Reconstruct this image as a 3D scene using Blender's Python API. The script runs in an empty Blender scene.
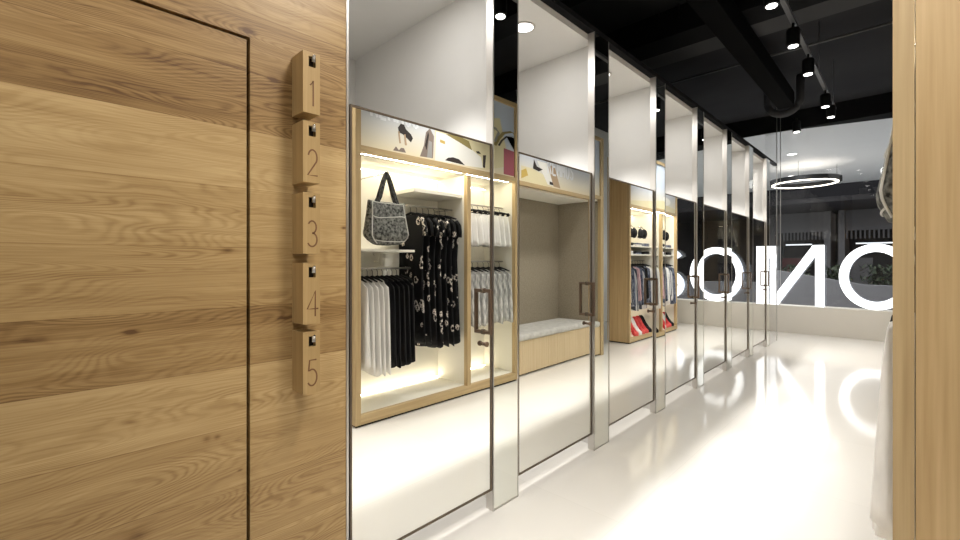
import bpy, bmesh, math, random
from mathutils import Vector, Matrix
random.seed(7)
D = 1.62            # distance of the mirror wall from the camera line
H = 0.834           # camera height in units of D
S = bpy.context.scene
COL = S.collection
PI = math.pi

def P(x, y, z):      # scene units (z relative to eye height) -> metres
    return Vector((x*D, y*D, (z+H)*D))
FZ = -H              # the floor

# ------------------------------------------------------------------ materials
def principled(name, col, rough=0.5, metal=0.0, emis=None, es=0.0, spec=0.5, coat=0.0):
    m = bpy.data.materials.new(name); m.use_nodes = True
    b = m.node_tree.nodes['Principled BSDF']
    b.inputs['Base Color'].default_value = (*col, 1)
    b.inputs['Roughness'].default_value = rough
    b.inputs['Metallic'].default_value = metal
    b.inputs['Specular IOR Level'].default_value = spec
    b.inputs['Coat Weight'].default_value = coat
    if emis:
        b.inputs['Emission Color'].default_value = (*emis, 1)
        b.inputs['Emission Strength'].default_value = es
    return m
def lin(r, g, b):
    f = lambda c: (c/255/12.92 if c/255 <= .04045 else ((c/255+.055)/1.055)**2.4)
    return (f(r), f(g), f(b))

def noisy(name, c1, c2, scale=(5, 5, 5), rough=.6, detail=4, metal=0, bump=0.0, spec=.3):
    m = principled(name, c1, rough, metal, spec=spec)
    n = m.node_tree.nodes; l = m.node_tree.links; b = n['Principled BSDF']
    tc = n.new('ShaderNodeTexCoord'); mp = n.new('ShaderNodeMapping')
    mp.inputs['Scale'].default_value = scale
    l.new(tc.outputs['Object'], mp.inputs[0])
    no = n.new('ShaderNodeTexNoise'); no.inputs['Scale'].default_value = 1
    no.inputs['Detail'].default_value = detail
    l.new(mp.outputs[0], no.inputs['Vector'])
    r = n.new('ShaderNodeValToRGB')
    r.color_ramp.elements[0].position = .35; r.color_ramp.elements[0].color = (*c1, 1)
    r.color_ramp.elements[1].position = .65; r.color_ramp.elements[1].color = (*c2, 1)
    l.new(no.outputs['Fac'], r.inputs[0]); l.new(r.outputs[0], b.inputs['Base Color'])
    if bump:
        bp = n.new('ShaderNodeBump'); bp.inputs['Strength'].default_value = bump
        bp.inputs['Distance'].default_value = .01
        l.new(no.outputs['Fac'], bp.inputs['Height']); l.new(bp.outputs[0], b.inputs['Normal'])
    return m

def mathn(nt, op, a, b=None, c=None):
    n = nt.nodes.new('ShaderNodeMath'); n.operation = op
    for i, v in enumerate((a, b, c)):
        if v is None: continue
        if isinstance(v, (int, float)): n.inputs[i].default_value = v
        else: nt.links.new(v, n.inputs[i])
    return n.outputs[0]

def oak_planks(name, knots=()):
    """horizontal oak boards in the Y-Z plane, cathedral grain as contour lines of a stretched noise"""
    m = principled(name, (.4, .25, .12), .42, spec=.35)
    nt = m.node_tree; n = nt.nodes; l = nt.links; b = n['Principled BSDF']
    tc = n.new('ShaderNodeTexCoord'); sp = n.new('ShaderNodeSeparateXYZ')
    l.new(tc.outputs['Object'], sp.inputs[0])
    y, z = sp.outputs['Y'], sp.outputs['Z']
    ph = .1235*D; z0 = (.030+H)*D
    k = mathn(nt, 'DIVIDE', mathn(nt, 'SUBTRACT', z, z0), ph)
    fl = mathn(nt, 'FLOOR', k); fr = mathn(nt, 'FRACT', k)
    # per plank tone
    rmp = n.new('ShaderNodeValToRGB'); rmp.color_ramp.interpolation = 'CONSTANT'
    tones = [.60, .60, .70, .60, .66, .80, .50, .66, .76, .80, .44, .46, .56, .62, .52, .6]   # k=-8..
    cr = rmp.color_ramp
    while len(cr.elements) < len(tones): cr.elements.new(.5)
    for i, t in enumerate(tones):
        cr.elements[i].position = i/16.0; cr.elements[i].color = (t, t, t, 1)
    l.new(mathn(nt, 'DIVIDE', mathn(nt, 'ADD', fl, 8.5), 16), rmp.inputs[0])
    tone = rmp.outputs[0]
    # coordinates: along the grain y, across z, shifted per plank
    cmb = n.new('ShaderNodeCombineXYZ')
    l.new(mathn(nt, 'MULTIPLY', y, 1.0), cmb.inputs[0])
    l.new(mathn(nt, 'MULTIPLY', z, 5.2), cmb.inputs[1])
    l.new(mathn(nt, 'MULTIPLY', fl, 7.31), cmb.inputs[2])
    big = n.new('ShaderNodeTexNoise'); big.inputs['Scale'].default_value = 1.25
    big.inputs['Detail'].default_value = 1.6; big.inputs['Roughness'].default_value = .45
    big.inputs['Distortion'].default_value = .25
    l.new(cmb.outputs[0], big.inputs['Vector'])
    # fine wobble, which makes the jagged flames of the rings
    cmb2 = n.new('ShaderNodeCombineXYZ')
    l.new(mathn(nt, 'MULTIPLY', y, 14.0), cmb2.inputs[0])
    l.new(mathn(nt, 'MULTIPLY', z, 26), cmb2.inputs[1]); l.new(mathn(nt, 'MULTIPLY', fl, 3.1), cmb2.inputs[2])
    wob = n.new('ShaderNodeTexNoise'); wob.inputs['Scale'].default_value = 1.0; wob.inputs['Detail'].default_value = 3
    l.new(cmb2.outputs[0], wob.inputs['Vector'])
    v = mathn(nt, 'ADD', mathn(nt, 'MULTIPLY', big.outputs['Fac'], 260.0), mathn(nt, 'MULTIPLY', wob.outputs['Fac'], 6.5))
    rings = mathn(nt, 'ADD', mathn(nt, 'MULTIPLY', mathn(nt, 'SINE', v), .5), .5)
    rings = mathn(nt, 'POWER', rings, 1.6)
    # where the rings are strong
    cmb3 = n.new('ShaderNodeCombineXYZ')
    l.new(mathn(nt, 'MULTIPLY', y, 1.6), cmb3.inputs[0]); l.new(mathn(nt, 'MULTIPLY', z, 8), cmb3.inputs[1]); l.new(mathn(nt, 'MULTIPLY', fl, 1.7), cmb3.inputs[2])
    msk = n.new('ShaderNodeTexNoise'); msk.inputs['Scale'].default_value = 1.3; msk.inputs['Detail'].default_value = 2
    l.new(cmb3.outputs[0], msk.inputs['Vector'])
    mr = n.new('ShaderNodeMapRange'); mr.inputs['From Min'].default_value = .38; mr.inputs['From Max'].default_value = .64
    mr.inputs['To Min'].default_value = .12; mr.inputs['To Max'].default_value = 1.0
    l.new(msk.outputs['Fac'], mr.inputs['Value'])
    ringa = mathn(nt, 'MULTIPLY', rings, mr.outputs[0])
    # straight pores
    cmb4 = n.new('ShaderNodeCombineXYZ')
    l.new(mathn(nt, 'MULTIPLY', y, 5.0), cmb4.inputs[0]); l.new(mathn(nt, 'MULTIPLY', z, 230), cmb4.inputs[1]); l.new(fl, cmb4.inputs[2])
    por = n.new('ShaderNodeTexNoise'); por.inputs['Scale'].default_value = 1.0; por.inputs['Detail'].default_value = 4
    l.new(cmb4.outputs[0], por.inputs['Vector'])
    cmb5 = n.new('ShaderNodeCombineXYZ')
    l.new(mathn(nt, 'MULTIPLY', y, 1.4), cmb5.inputs[0]); l.new(mathn(nt, 'MULTIPLY', z, 26), cmb5.inputs[1]); l.new(mathn(nt, 'MULTIPLY', fl, 2.3), cmb5.inputs[2])
    bnd = n.new('ShaderNodeTexNoise'); bnd.inputs['Scale'].default_value = 1.0; bnd.inputs['Detail'].default_value = 3
    l.new(cmb5.outputs[0], bnd.inputs['Vector'])
    # value 0 dark .. 1 light
    val = mathn(nt, 'ADD', tone, -.06)
    val = mathn(nt, 'SUBTRACT', val, mathn(nt, 'MULTIPLY', ringa, .24))
    val = mathn(nt, 'ADD', val, mathn(nt, 'MULTIPLY', mathn(nt, 'SUBTRACT', por.outputs['Fac'], .5), .55))
    val = mathn(nt, 'ADD', val, mathn(nt, 'MULTIPLY', mathn(nt, 'SUBTRACT', bnd.outputs['Fac'], .5), .65))
    # knots
    for (ky, kz, ry, rz, st) in knots:
        dy = mathn(nt, 'DIVIDE', mathn(nt, 'SUBTRACT', y, ky), ry)
        dz = mathn(nt, 'DIVIDE', mathn(nt, 'SUBTRACT', z, kz), rz)
        d2 = mathn(nt, 'ADD', mathn(nt, 'MULTIPLY', dy, dy), mathn(nt, 'MULTIPLY', dz, dz))
        d2 = mathn(nt, 'ADD', d2, mathn(nt, 'MULTIPLY', mathn(nt, 'SUBTRACT', wob.outputs['Fac'], .5), 2.0))
        g = mathn(nt, 'MULTIPLY', mathn(nt, 'POWER', 2.718, mathn(nt, 'MULTIPLY', d2, -1.0)), st)
        val = mathn(nt, 'SUBTRACT', val, g)
    # plank seams: a thin line
    seam = mathn(nt, 'LESS_THAN', mathn(nt, 'ABSOLUTE', mathn(nt, 'SUBTRACT', fr, .5)), .494)
    val = mathn(nt, 'SUBTRACT', val, mathn(nt, 'MULTIPLY', mathn(nt, 'SUBTRACT', 1, seam), .22))
    cr2 = n.new('ShaderNodeValToRGB'); e = cr2.color_ramp.elements
    e[0].position = 0; e[0].color = (*lin(96, 68, 40), 1)
    e[1].position = 1; e[1].color = (*lin(198, 171, 124), 1)
    a = e.new(.32); a.color = (*lin(142, 112, 70), 1)
    a = e.new(.62); a.color = (*lin(170, 141, 95), 1)
    l.new(val, cr2.inputs[0]); l.new(cr2.outputs[0], b.inputs['Base Color'])
    bp = n.new('ShaderNodeBump'); bp.inputs['Strength'].default_value = .12; bp.inputs['Distance'].default_value = .002
    l.new(val, bp.inputs['Height']); l.new(bp.outputs[0], b.inputs['Normal'])
    return m

def oak_fine(name, c1, c2, axis='Z', rough=.5):
    sc = {'Z': (60, 60, 1.6), 'Y': (60, 1.6, 60), 'X': (1.6, 60, 60)}[axis]
    m = principled(name, c1, rough, spec=.3)
    n = m.node_tree.nodes; l = m.node_tree.links; b = n['Principled BSDF']
    tc = n.new('ShaderNodeTexCoord'); mp = n.new('ShaderNodeMapping'); mp.inputs['Scale'].default_value = sc
    l.new(tc.outputs['Object'], mp.inputs[0])
    no = n.new('ShaderNodeTexNoise'); no.inputs['Scale'].default_value = 1; no.inputs['Detail'].default_value = 5
    l.new(mp.outputs[0], no.inputs['Vector'])
    mp2 = n.new('ShaderNodeMapping'); mp2.inputs['Scale'].default_value = [s*.13 for s in sc]
    l.new(tc.outputs['Object'], mp2.inputs[0])
    no2 = n.new('ShaderNodeTexNoise'); no2.inputs['Scale'].default_value = 1; no2.inputs['Detail'].default_value = 2
    l.new(mp2.outputs[0], no2.inputs['Vector'])
    s = mathn(m.node_tree, 'ADD', mathn(m.node_tree, 'MULTIPLY', no.outputs['Fac'], .6), mathn(m.node_tree, 'MULTIPLY', no2.outputs['Fac'], .4))
    r = n.new('ShaderNodeValToRGB')
    r.color_ramp.elements[0].position = .36; r.color_ramp.elements[0].color = (*c1, 1)
    r.color_ramp.elements[1].position = .64; r.color_ramp.elements[1].color = (*c2, 1)
    l.new(s, r.inputs[0]); l.new(r.outputs[0], b.inputs['Base Color'])
    return m

def floral(name, base, petal, sc, thr, ring=True):
    """dark cloth scattered with pale ring-like flowers"""
    m = principled(name, base, .8, spec=.15)
    nt = m.node_tree; n = nt.nodes; l = nt.links; b = n['Principled BSDF']
    tc = n.new('ShaderNodeTexCoord'); mp = n.new('ShaderNodeMapping'); mp.inputs['Scale'].default_value = (sc, sc, sc*.8)
    oi = n.new('ShaderNodeObjectInfo'); va = n.new('ShaderNodeVectorMath'); va.operation = 'MULTIPLY_ADD'
    va.inputs[1].default_value = (0, 9, 5)
    l.new(oi.outputs['Location'], va.inputs[0]); l.new(tc.outputs['Object'], va.inputs[2])
    l.new(va.outputs[0], mp.inputs[0])
    no = n.new('ShaderNodeTexNoise'); no.inputs['Scale'].default_value = 2.2
    l.new(mp.outputs[0], no.inputs['Vector'])
    mx = n.new('ShaderNodeMixRGB'); mx.inputs[0].default_value = .22
    l.new(mp.outputs[0], mx.inputs[1]); l.new(no.outputs['Color'], mx.inputs[2])
    vo = n.new('ShaderNodeTexVoronoi'); vo.inputs['Scale'].default_value = 1.0
    l.new(mx.outputs[0], vo.inputs['Vector'])
    d = vo.outputs['Distance']
    if ring:
        a = mathn(nt, 'LESS_THAN', mathn(nt, 'ABSOLUTE', mathn(nt, 'SUBTRACT', d, thr)), .085)
    else:
        a = mathn(nt, 'LESS_THAN', d, thr)
    sep = n.new('ShaderNodeSeparateColor'); l.new(vo.outputs['Color'], sep.inputs[0])
    keep = mathn(nt, 'GREATER_THAN', sep.outputs[0], .30)
    n2 = n.new('ShaderNodeTexNoise'); n2.inputs['Scale'].default_value = 6.0; l.new(mp.outputs[0], n2.inputs['Vector'])
    brk = mathn(nt, 'GREATER_THAN', n2.outputs['Fac'], .45)
    f = mathn(nt, 'MULTIPLY', mathn(nt, 'MULTIPLY', a, keep), brk)
    mix = n.new('ShaderNodeMixRGB'); mix.inputs[1].default_value = (*base, 1); mix.inputs[2].default_value = (*petal, 1)
    l.new(f, mix.inputs[0]); l.new(mix.outputs[0], b.inputs['Base Color'])
    return m

def stripes(name, c1, c2, scale, axis=1):
    m = principled(name, c1, .8, spec=.15)
    nt = m.node_tree; n = nt.nodes; l = nt.links; b = n['Principled BSDF']
    tc = n.new('ShaderNodeTexCoord'); sp = n.new('ShaderNodeSeparateXYZ'); l.new(tc.outputs['Object'], sp.inputs[0])
    w = mathn(nt, 'GREATER_THAN', mathn(nt, 'SINE', mathn(nt, 'MULTIPLY', sp.outputs[axis], scale)), 0)
    mix = n.new('ShaderNodeMixRGB'); mix.inputs[1].default_value = (*c1, 1); mix.inputs[2].default_value = (*c2, 1)
    l.new(w, mix.inputs[0]); l.new(mix.outputs[0], b.inputs['Base Color'])
    return m

def glass_mat(name, ior=1.6, tr=.94):
    m = bpy.data.materials.new(name); m.use_nodes = True
    nt = m.node_tree; nt.nodes.clear()
    o = nt.nodes.new('ShaderNodeOutputMaterial'); mx = nt.nodes.new('ShaderNodeMixShader')
    t = nt.nodes.new('ShaderNodeBsdfTransparent'); t.inputs[0].default_value = (tr, tr, tr, 1)
    g = nt.nodes.new('ShaderNodeBsdfGlossy'); g.inputs['Roughness'].default_value = 0.0
    f = nt.nodes.new('ShaderNodeFresnel'); f.inputs[0].default_value = ior
    ge = nt.nodes.new('ShaderNodeNewGeometry'); nt.links.new(mathn(nt, 'MULTIPLY', f.outputs[0], mathn(nt, 'SUBTRACT', 1.0, ge.outputs['Backfacing'])), mx.inputs[0]); nt.links.new(t.outputs[0], mx.inputs[1]); nt.links.new(g.outputs[0], mx.inputs[2])
    nt.links.new(mx.outputs[0], o.inputs[0])
    return m

def knot(px, py, ry, rz, st):
    r = (px-480)/444.0; y = (.7199+.6941*r)/(.6941-.7199*r)
    fwd = .6941+.7199*y; z = (262-py)/444.0*fwd
    return (y*D, (z+H)*D, ry, rz, st)
M = {}
M['oak_wall'] = oak_planks('oak_wall_planks', [knot(248, 31, .022, .013, .5), knot(274, 80, .02, .010, .55), knot(131, 332, .017, .007, .55),
        knot(228, 250, .02, .009, .35), knot(285, 318, .022, .004, .6), knot(135, 536, .035, .02, .4), knot(131, 422, .02, .006, .3),
        knot(207, 439, .012, .010, .3), knot(217, 437, .010, .008, .3), knot(344, 228, .012, .006, .5), knot(30, 340, .05, .007, .3), knot(240, 470, .008, .004, .5),
        knot(120, 148, .09, .018, .16), knot(125, 365, .05, .015, .14)])
M['oak_pale'] = oak_fine('oak_pale_cabinet', lin(178, 152, 110), lin(202, 177, 134), 'Z')
M['oak_side'] = oak_fine('oak_cabinet_side', lin(188, 158, 112), lin(210, 182, 136), 'Z')
M['oak_rail'] = oak_fine('oak_rail', lin(178, 152, 110), lin(202, 177, 134), 'Y')
M['oak_block'] = oak_fine('oak_block', lin(154, 126, 82), lin(178, 150, 104), 'Z', .45)
M['bench_wood'] = oak_fine('bench_wood', lin(214, 190, 150), lin(228, 208, 170), 'Z')
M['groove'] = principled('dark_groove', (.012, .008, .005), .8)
M['engrave'] = principled('engraved_brown', lin(108, 72, 40), .7)
M['mirror'] = principled('door_mirror', (.90, .905, .88), 0.0, 1.0)
M['mirror2'] = principled('pilaster_mirror', (.84, .86, .82), 0.0, 1.0)
M['steel'] = principled('brushed_steel', (.52, .50, .47), .32, 1.0)
M['steel_pale'] = principled('pale_steel_edge', (.66, .63, .59), .45, .6)
M['bronze'] = principled('bronze', lin(128, 108, 92), .38, .8)
M['bronze_dark'] = principled('bronze_dark', lin(104, 92, 78), .42, .7)
M['chrome'] = principled('chrome', (.8, .8, .8), .12, 1.0)
M['white'] = noisy('white_paint', lin(226, 224, 220), lin(229, 227, 223), (3, 3, 3), .7, spec=.2)
M['white_cab'] = principled('white_cabinet_lining', lin(240, 236, 224), .6)
M['black'] = noisy('black_ceiling', (.012, .012, .013), (.016, .016, .017), (2, 2, 2), .95, spec=.08)
M['greybeam'] = principled('grey_beam', (.075, .075, .078), .9, spec=.1)
M['blackduct'] = principled('black_duct', (.006, .006, .006), .95, spec=.05)
M['ceilslab'] = noisy('dark_ceiling_slab', (.034, .034, .037), (.042, .042, .045), (1.2, 1.2, 1.2), .95, spec=.08)
M['greymetal'] = principled('grey_duct_metal', (.12, .12, .125), .5, .3)
M['blackmetal'] = principled('black_metal', (.007, .007, .007), .6, .0, spec=.2)
M['lamp'] = principled('lamp_lens', (1, 1, 1), .5, emis=(1, .97, .92), es=9)
M['lampsoft'] = principled('downlight_lens', (1, 1, 1), .5, emis=(1, .98, .95), es=5)
M['led'] = principled('led_strip', (1, 1, 1), .5, emis=(1, .90, .70), es=5)
M['letter'] = principled('lit_letter', (.9, .9, .9), .4, emis=(.93, .96, 1.0), es=1.7)
M['letter_side'] = principled('letter_side', (.55, .62, .75), .4, emis=(.6, .72, .95), es=.25)
M['glass'] = glass_mat('shopfront_glass')
M['glass2'] = glass_mat('clear_end_glass', 1.16, .97)
M['black_cloth'] = noisy('black_cloth', (.008, .008, .009), (.016, .016, .018), (40, 40, 8), .85)
M['white_cloth'] = noisy('white_cloth', lin(232, 230, 226), lin(246, 244, 240), (30, 30, 6), .85)
M['floral'] = floral('black_floral_cloth', (.010, .010, .011), lin(225, 215, 205), 16, .27)
M['greycloth'] = noisy('grey_mottled_cloth', lin(150, 150, 148), lin(228, 226, 222), (34, 34, 12), .85, detail=5)
M['stripe'] = stripes('grey_striped_cloth', lin(70, 76, 88), lin(210, 210, 212), 260, 1)
M['bluecloth'] = noisy('blue_grey_cloth', lin(52, 60, 84), lin(150, 156, 170), (26, 26, 10), .85)
M['redcloth'] = noisy('coral_red_cloth', lin(196, 48, 52), lin(226, 96, 92), (20, 20, 8), .8)
M['pinkcloth'] = noisy('dusty_pink_cloth', lin(190, 150, 156), lin(216, 186, 190), (20, 20, 8), .8)
M['bag'] = noisy('tapestry_bag', lin(40, 40, 38), lin(138, 138, 132), (42, 42, 42), .85, detail=8)
M['bagdark'] = noisy('bag_strap', lin(34, 34, 34), lin(84, 82, 78), (50, 50, 50), .85)
M['piping'] = principled('pale_piping', lin(205, 203, 196), .7)
M['linen'] = noisy('alcove_linen', lin(148, 138, 120), lin(172, 162, 144), (50, 50, 130), .9, detail=6)
M['cushion'] = noisy('cushion_cloth', lin(196, 194, 188), lin(214, 212, 206), (14, 14, 14), .95, detail=6)
M['mall'] = principled('mall_grey', lin(112, 112, 116), .7)
M['malldark'] = principled('mall_dark', lin(48, 46, 50), .6)
M['mallwhite'] = principled('mall_white', lin(226, 228, 231), .7)
M['mallfloor'] = principled('mall_floor', lin(200, 200, 198), .3)
M['leaf'] = noisy('leaf', lin(22, 32, 20), lin(44, 58, 34), (30, 30, 30), .6)
M['redshop'] = principled('red_panel', lin(90, 30, 34), .6)
def shopglow(name, col, e):
    return principled(name, col, .5, emis=col, es=e)
M['ringled'] = shopglow('ring_led', (1, .93, .8), 6)
M['plinth'] = principled('plinth_white', lin(205, 200, 190), .4)

# floor: polished pale stone with very faint tile joints
def floor_mat():
    m = principled('polished_floor', lin(236, 230, 219), .085, spec=.5)
    nt = m.node_tree; n = nt.nodes; l = nt.links; b = n['Principled BSDF']
    tc = n.new('ShaderNodeTexCoord'); mp = n.new('ShaderNodeMapping')
    l.new(tc.outputs['Object'], mp.inputs[0])
    br = n.new('ShaderNodeTexBrick'); br.offset = 0
    br.inputs['Scale'].default_value = 1; br.inputs['Brick Width'].default_value = 1.08; br.inputs['Row Height'].default_value = 1.08
    br.inputs['Mortar Size'].default_value = .0016; br.inputs['Mortar Smooth'].default_value = .5
    br.inputs['Color1'].default_value = (*lin(226, 222, 215), 1); br.inputs['Color2'].default_value = (*lin(223, 219, 212), 1)
    br.inputs['Mortar'].default_value = (*lin(214, 210, 202), 1)
    l.new(mp.outputs[0], br.inputs['Vector']); l.new(br.outputs['Color'], b.inputs['Base Color'])
    no = n.new('ShaderNodeTexNoise'); no.inputs['Scale'].default_value = 3.0
    l.new(tc.outputs['Object'], no.inputs['Vector'])
    bp = n.new('ShaderNodeBump'); bp.inputs['Strength'].default_value = .03; bp.inputs['Distance'].default_value = .02
    l.new(no.outputs['Fac'], bp.inputs['Height']); l.new(bp.outputs[0], b.inputs['Normal'])
    return m
M['floor'] = floor_mat()

# ------------------------------------------------------------------ mesh helpers
def box(bm, a, b, mi=0):
    """box between two corner points in metres"""
    x0, x1 = sorted((a[0], b[0])); y0, y1 = sorted((a[1], b[1])); z0, z1 = sorted((a[2], b[2]))
    v = [bm.verts.new(p) for p in ((x0,y0,z0),(x1,y0,z0),(x1,y1,z0),(x0,y1,z0),(x0,y0,z1),(x1,y0,z1),(x1,y1,z1),(x0,y1,z1))]
    for f in ((3,2,1,0),(4,5,6,7),(0,1,5,4),(1,2,6,5),(2,3,7,6),(3,0,4,7)):
        fc = bm.faces.new([v[i] for i in f]); fc.material_index = mi
    return bm
def BX(bm, x0, x1, y0, y1, z0, z1, mi=0):      # in scene units
    return box(bm, P(x0, y0, z0), P(x1, y1, z1), mi)
def tube(bm, pts, r, seg=8, mi=0, cap=True):
    pts = [Vector(p) for p in pts]; rings = []
    for i, p in enumerate(pts):
        t = (pts[min(i+1, len(pts)-1)]-pts[max(i-1, 0)]).normalized()
        up = Vector((0, 0, 1)) if abs(t.z) < .9 else Vector((0, 1, 0))
        a = t.cross(up).normalized(); c = t.cross(a).normalized()
        rr = r[i] if isinstance(r, (list, tuple)) else r
        rings.append([bm.verts.new(p+a*rr*math.cos(2*PI*k/seg)+c*rr*math.sin(2*PI*k/seg)) for k in range(seg)])
    for i in range(len(rings)-1):
        for k in range(seg):
            f = bm.faces.new((rings[i][k], rings[i][(k+1)%seg], rings[i+1][(k+1)%seg], rings[i+1][k])); f.material_index = mi; f.smooth = True
    if cap:
        for rg in (rings[0][::-1], rings[-1]):
            f = bm.faces.new(rg); f.material_index = mi
    return bm
def prism(bm, poly, axis, a, b, mi=0):
    """extrude a 2-D polygon along an axis (0 x,1 y,2 z) from a to b"""
    def mk(p, t):
        return {0: (t, p[0], p[1]), 1: (p[0], t, p[1]), 2: (p[0], p[1], t)}[axis]
    A = [bm.verts.new(mk(p, a)) for p in poly]; B = [bm.verts.new(mk(p, b)) for p in poly]
    bm.faces.new(A[::-1]).material_index = mi; bm.faces.new(B).material_index = mi
    for i in range(len(poly)):
        j = (i+1) % len(poly)
        bm.faces.new((A[i], A[j], B[j], B[i])).material_index = mi
    bmesh.ops.recalc_face_normals(bm, faces=bm.faces)
    return bm
def stroke(bm, pts, w, axis, a, b, closed=False, mi=0):
    """a flat-ended stroke of width w along 2-D points, extruded along the axis"""
    n = len(pts); L = []; R = []
    for i in range(n):
        if closed: p0, p1 = Vector(pts[i-1]), Vector(pts[(i+1) % n])
        else: p0, p1 = Vector(pts[max(i-1, 0)]), Vector(pts[min(i+1, n-1)])
        t = (p1-p0).normalized(); nn = Vector((-t.y, t.x))*w/2
        c = Vector(pts[i]); L.append(c+nn); R.append(c-nn)
    def mk(p, t): return {0: (t, p[0], p[1]), 1: (p[0], t, p[1]), 2: (p[0], p[1], t)}[axis]
    V = [[bm.verts.new(mk(q, t)) for q in arr] for arr in (L, R) for t in (a, b)]   # La Lb Ra Rb
    La, Lb, Ra, Rb = V
    rng = range(n) if closed else range(n-1)
    for i in rng:
        j = (i+1) % n
        for q in ((La[i], La[j], Ra[j], Ra[i]), (Lb[i], Rb[i], Rb[j], Lb[j])):
            bm.faces.new(q).material_index = mi
        for q in ((La[i], Lb[i], Lb[j], La[j]), (Ra[i], Ra[j], Rb[j], Rb[i])):
            bm.faces.new(q).material_index = mi+1 if mi+1 < 2 and len(pts) > 0 and SIDE[0] else mi
    if not closed:
        for i in (0, n-1):
            bm.faces.new((La[i], Ra[i], Rb[i], Lb[i])).material_index = mi
    bmesh.ops.recalc_face_normals(bm, faces=bm.faces)
    return bm
SIDE = [False]
def obj(name, bm, mats, parent=None, smooth=False, bevel=0, origin=None):
    me = bpy.data.meshes.new(name)
    if origin is not None:
        bmesh.ops.translate(bm, verts=bm.verts, vec=-Vector(origin))
    bm.to_mesh(me); bm.free()
    if not isinstance(mats, (list, tuple)): mats = [mats]
    for m in mats: me.materials.append(m)
    if smooth:
        for p in me.polygons: p.use_smooth = True
    o = bpy.data.objects.new(name, me); COL.objects.link(o)
    if parent: o.parent = parent
    if origin is not None: o.location = Vector(origin)
    if bevel:
        md = o.modifiers.new('bevel', 'BEVEL'); md.width = bevel; md.segments = 2; md.limit_method = 'ANGLE'
    return o
def tag(o, label, cat, group=None):
    o['label'] = label; o['category'] = cat
    if group: o['group'] = group
    return o
def thing(name, label, cat, loc=(0, 0, 0), group=None):
    o = bpy.data.objects.new(name, None); COL.objects.link(o); o.location = loc
    o.empty_display_size = .05
    return tag(o, label, cat, group)
def struct(name, bm, mats, parent=None, **k):
    o = obj(name, bm, mats, parent, **k)
    if not parent: o['kind'] = 'structure'
    return o
def NB(): return bmesh.new()
def part_in(name, bm, mats, parent, **k):
    """mesh given in world metres, parented to an Empty that stands at its own location"""
    bmesh.ops.translate(bm, verts=bm.verts, vec=-parent_world(parent))
    return obj(name, bm, mats, parent, **k)
def parent_world(p):
    v = Vector(p.location)
    while p.parent: p = p.parent; v += Vector(p.location)
    return v

CZ = 1.82            # shop ceiling (above eye height)
YE = 6.30            # the shop window plinth
# ------------------------------------------------------------------ shell
struct('floor', BX(NB(), -3.6, 2.6, -1.5, YE+.2, FZ-.06, FZ), M['floor'])
b = NB(); BX(b, -3.6, 2.6, -1.5, YE+.2, CZ, CZ+.06)
struct('ceiling', b, M['ceilslab'])

# the oak plank wall with its flush hidden door
DY, DZ = .334, .470          # right edge and top of the hidden door
b = NB()
BX(b, -1.05, -1.0, DY+.004, .560, FZ, 1.45)
BX(b, -1.05, -1.0, -1.5, DY+.004, DZ+.004, 1.45)
BX(b, -1.05, -1.0, -1.5, -.45, FZ, DZ+.004)
struct('wall_left', b, M['oak_wall'])
b = NB(); BX(b, -1.045, -1.0, -.445, DY-.003, FZ+.004, DZ-.003)
struct('door_1', b, M['oak_wall'])
b = NB(); BX(b, -1.09, -1.052, -.5, DY+.05, FZ, DZ+.05)
struct('wall_behind_hidden_door', b, M['groove'])
b = NB(); BX(b, -1.05, -.998, .5605, .5665, FZ, 1.45)
struct('trim_1', b, M['steel'])
b = NB(); BX(b, -1.05, -1.0, -1.5, .5665, 1.45, CZ)
struct('wall_left_upper', b, M['black'])

# ------------------------------------------------------------------ fitting rooms
TOPZ = 1.019
PW = .133
PY = [1.0987+.665*k for k in range(6)]
PR = [(y, y+PW) for y in PY] + [(5.0887, 5.2217)]
CEI = .992
ordinal = ['nearest to the oak wall', 'second from the oak wall', 'third from the oak wall', 'fourth from the oak wall',
           'fifth from the oak wall', 'sixth from the oak wall', 'last before the shop window']
for i, (y0, y1) in enumerate(PR):
    b = NB()
    BX(b, -1.030, -1.001, y0, y1, FZ, TOPZ)             # core with pale edge
    core = struct('trim_%d' % (i+2), b, M['steel_pale'])
    b = NB(); BX(b, -1.0009, -.9985, y0+.004, y1-.004, FZ+.006, TOPZ-.002)
    obj('mirror_panel', b, M['mirror2'], core)
    b = NB()
    for (a0, a1) in ((y0, y0+.004), (y1-.004, y1)): BX(b, -1.001, -.9975, a0, a1, FZ, TOPZ)
    BX(b, -1.001, -.9975, y0+.004, y1-.004, FZ, FZ+.006)
    obj('edge_frame', b, M['steel'], core)
    # cubicle partition behind
    b = NB(); BX(b, -1.96, -1.0305, y0+.05, y1-.05, FZ, CEI)
    struct('wall_partition_%d' % (i+1), b, M['white'])
b = NB(); BX(b, -1.96, -1.031, .53, .5665, FZ, CEI); struct('wall_partition_8', b, M['white'])
b = NB(); BX(b, -2.0, -1.9605, .53, 5.2217, FZ, CEI); struct('wall_cubicle_back', b, M['white'])
b = NB(); BX(b, -2.0, -1.031, .53, 5.2217, CEI, TOPZ); struct('ceiling_cubicles', b, M['white'])
b = NB(); BX(b, -2.0, -1.031, .53, 5.2217, TOPZ, TOPZ+.03); struct('ceiling_cubicles_roof', b, M['black'])
# header: slim steel line and black metal rail above the openings
b = NB(); BX(b, -1.0305, -.999, .567, 5.575, TOPZ, TOPZ+.010); struct('trim_9', b, M['black'])
b = NB(); BX(b, -1.0305, -1.0, .567, 5.575, TOPZ+.0102, TOPZ+.024); struct('trim_10', b, M['black'])

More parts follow.
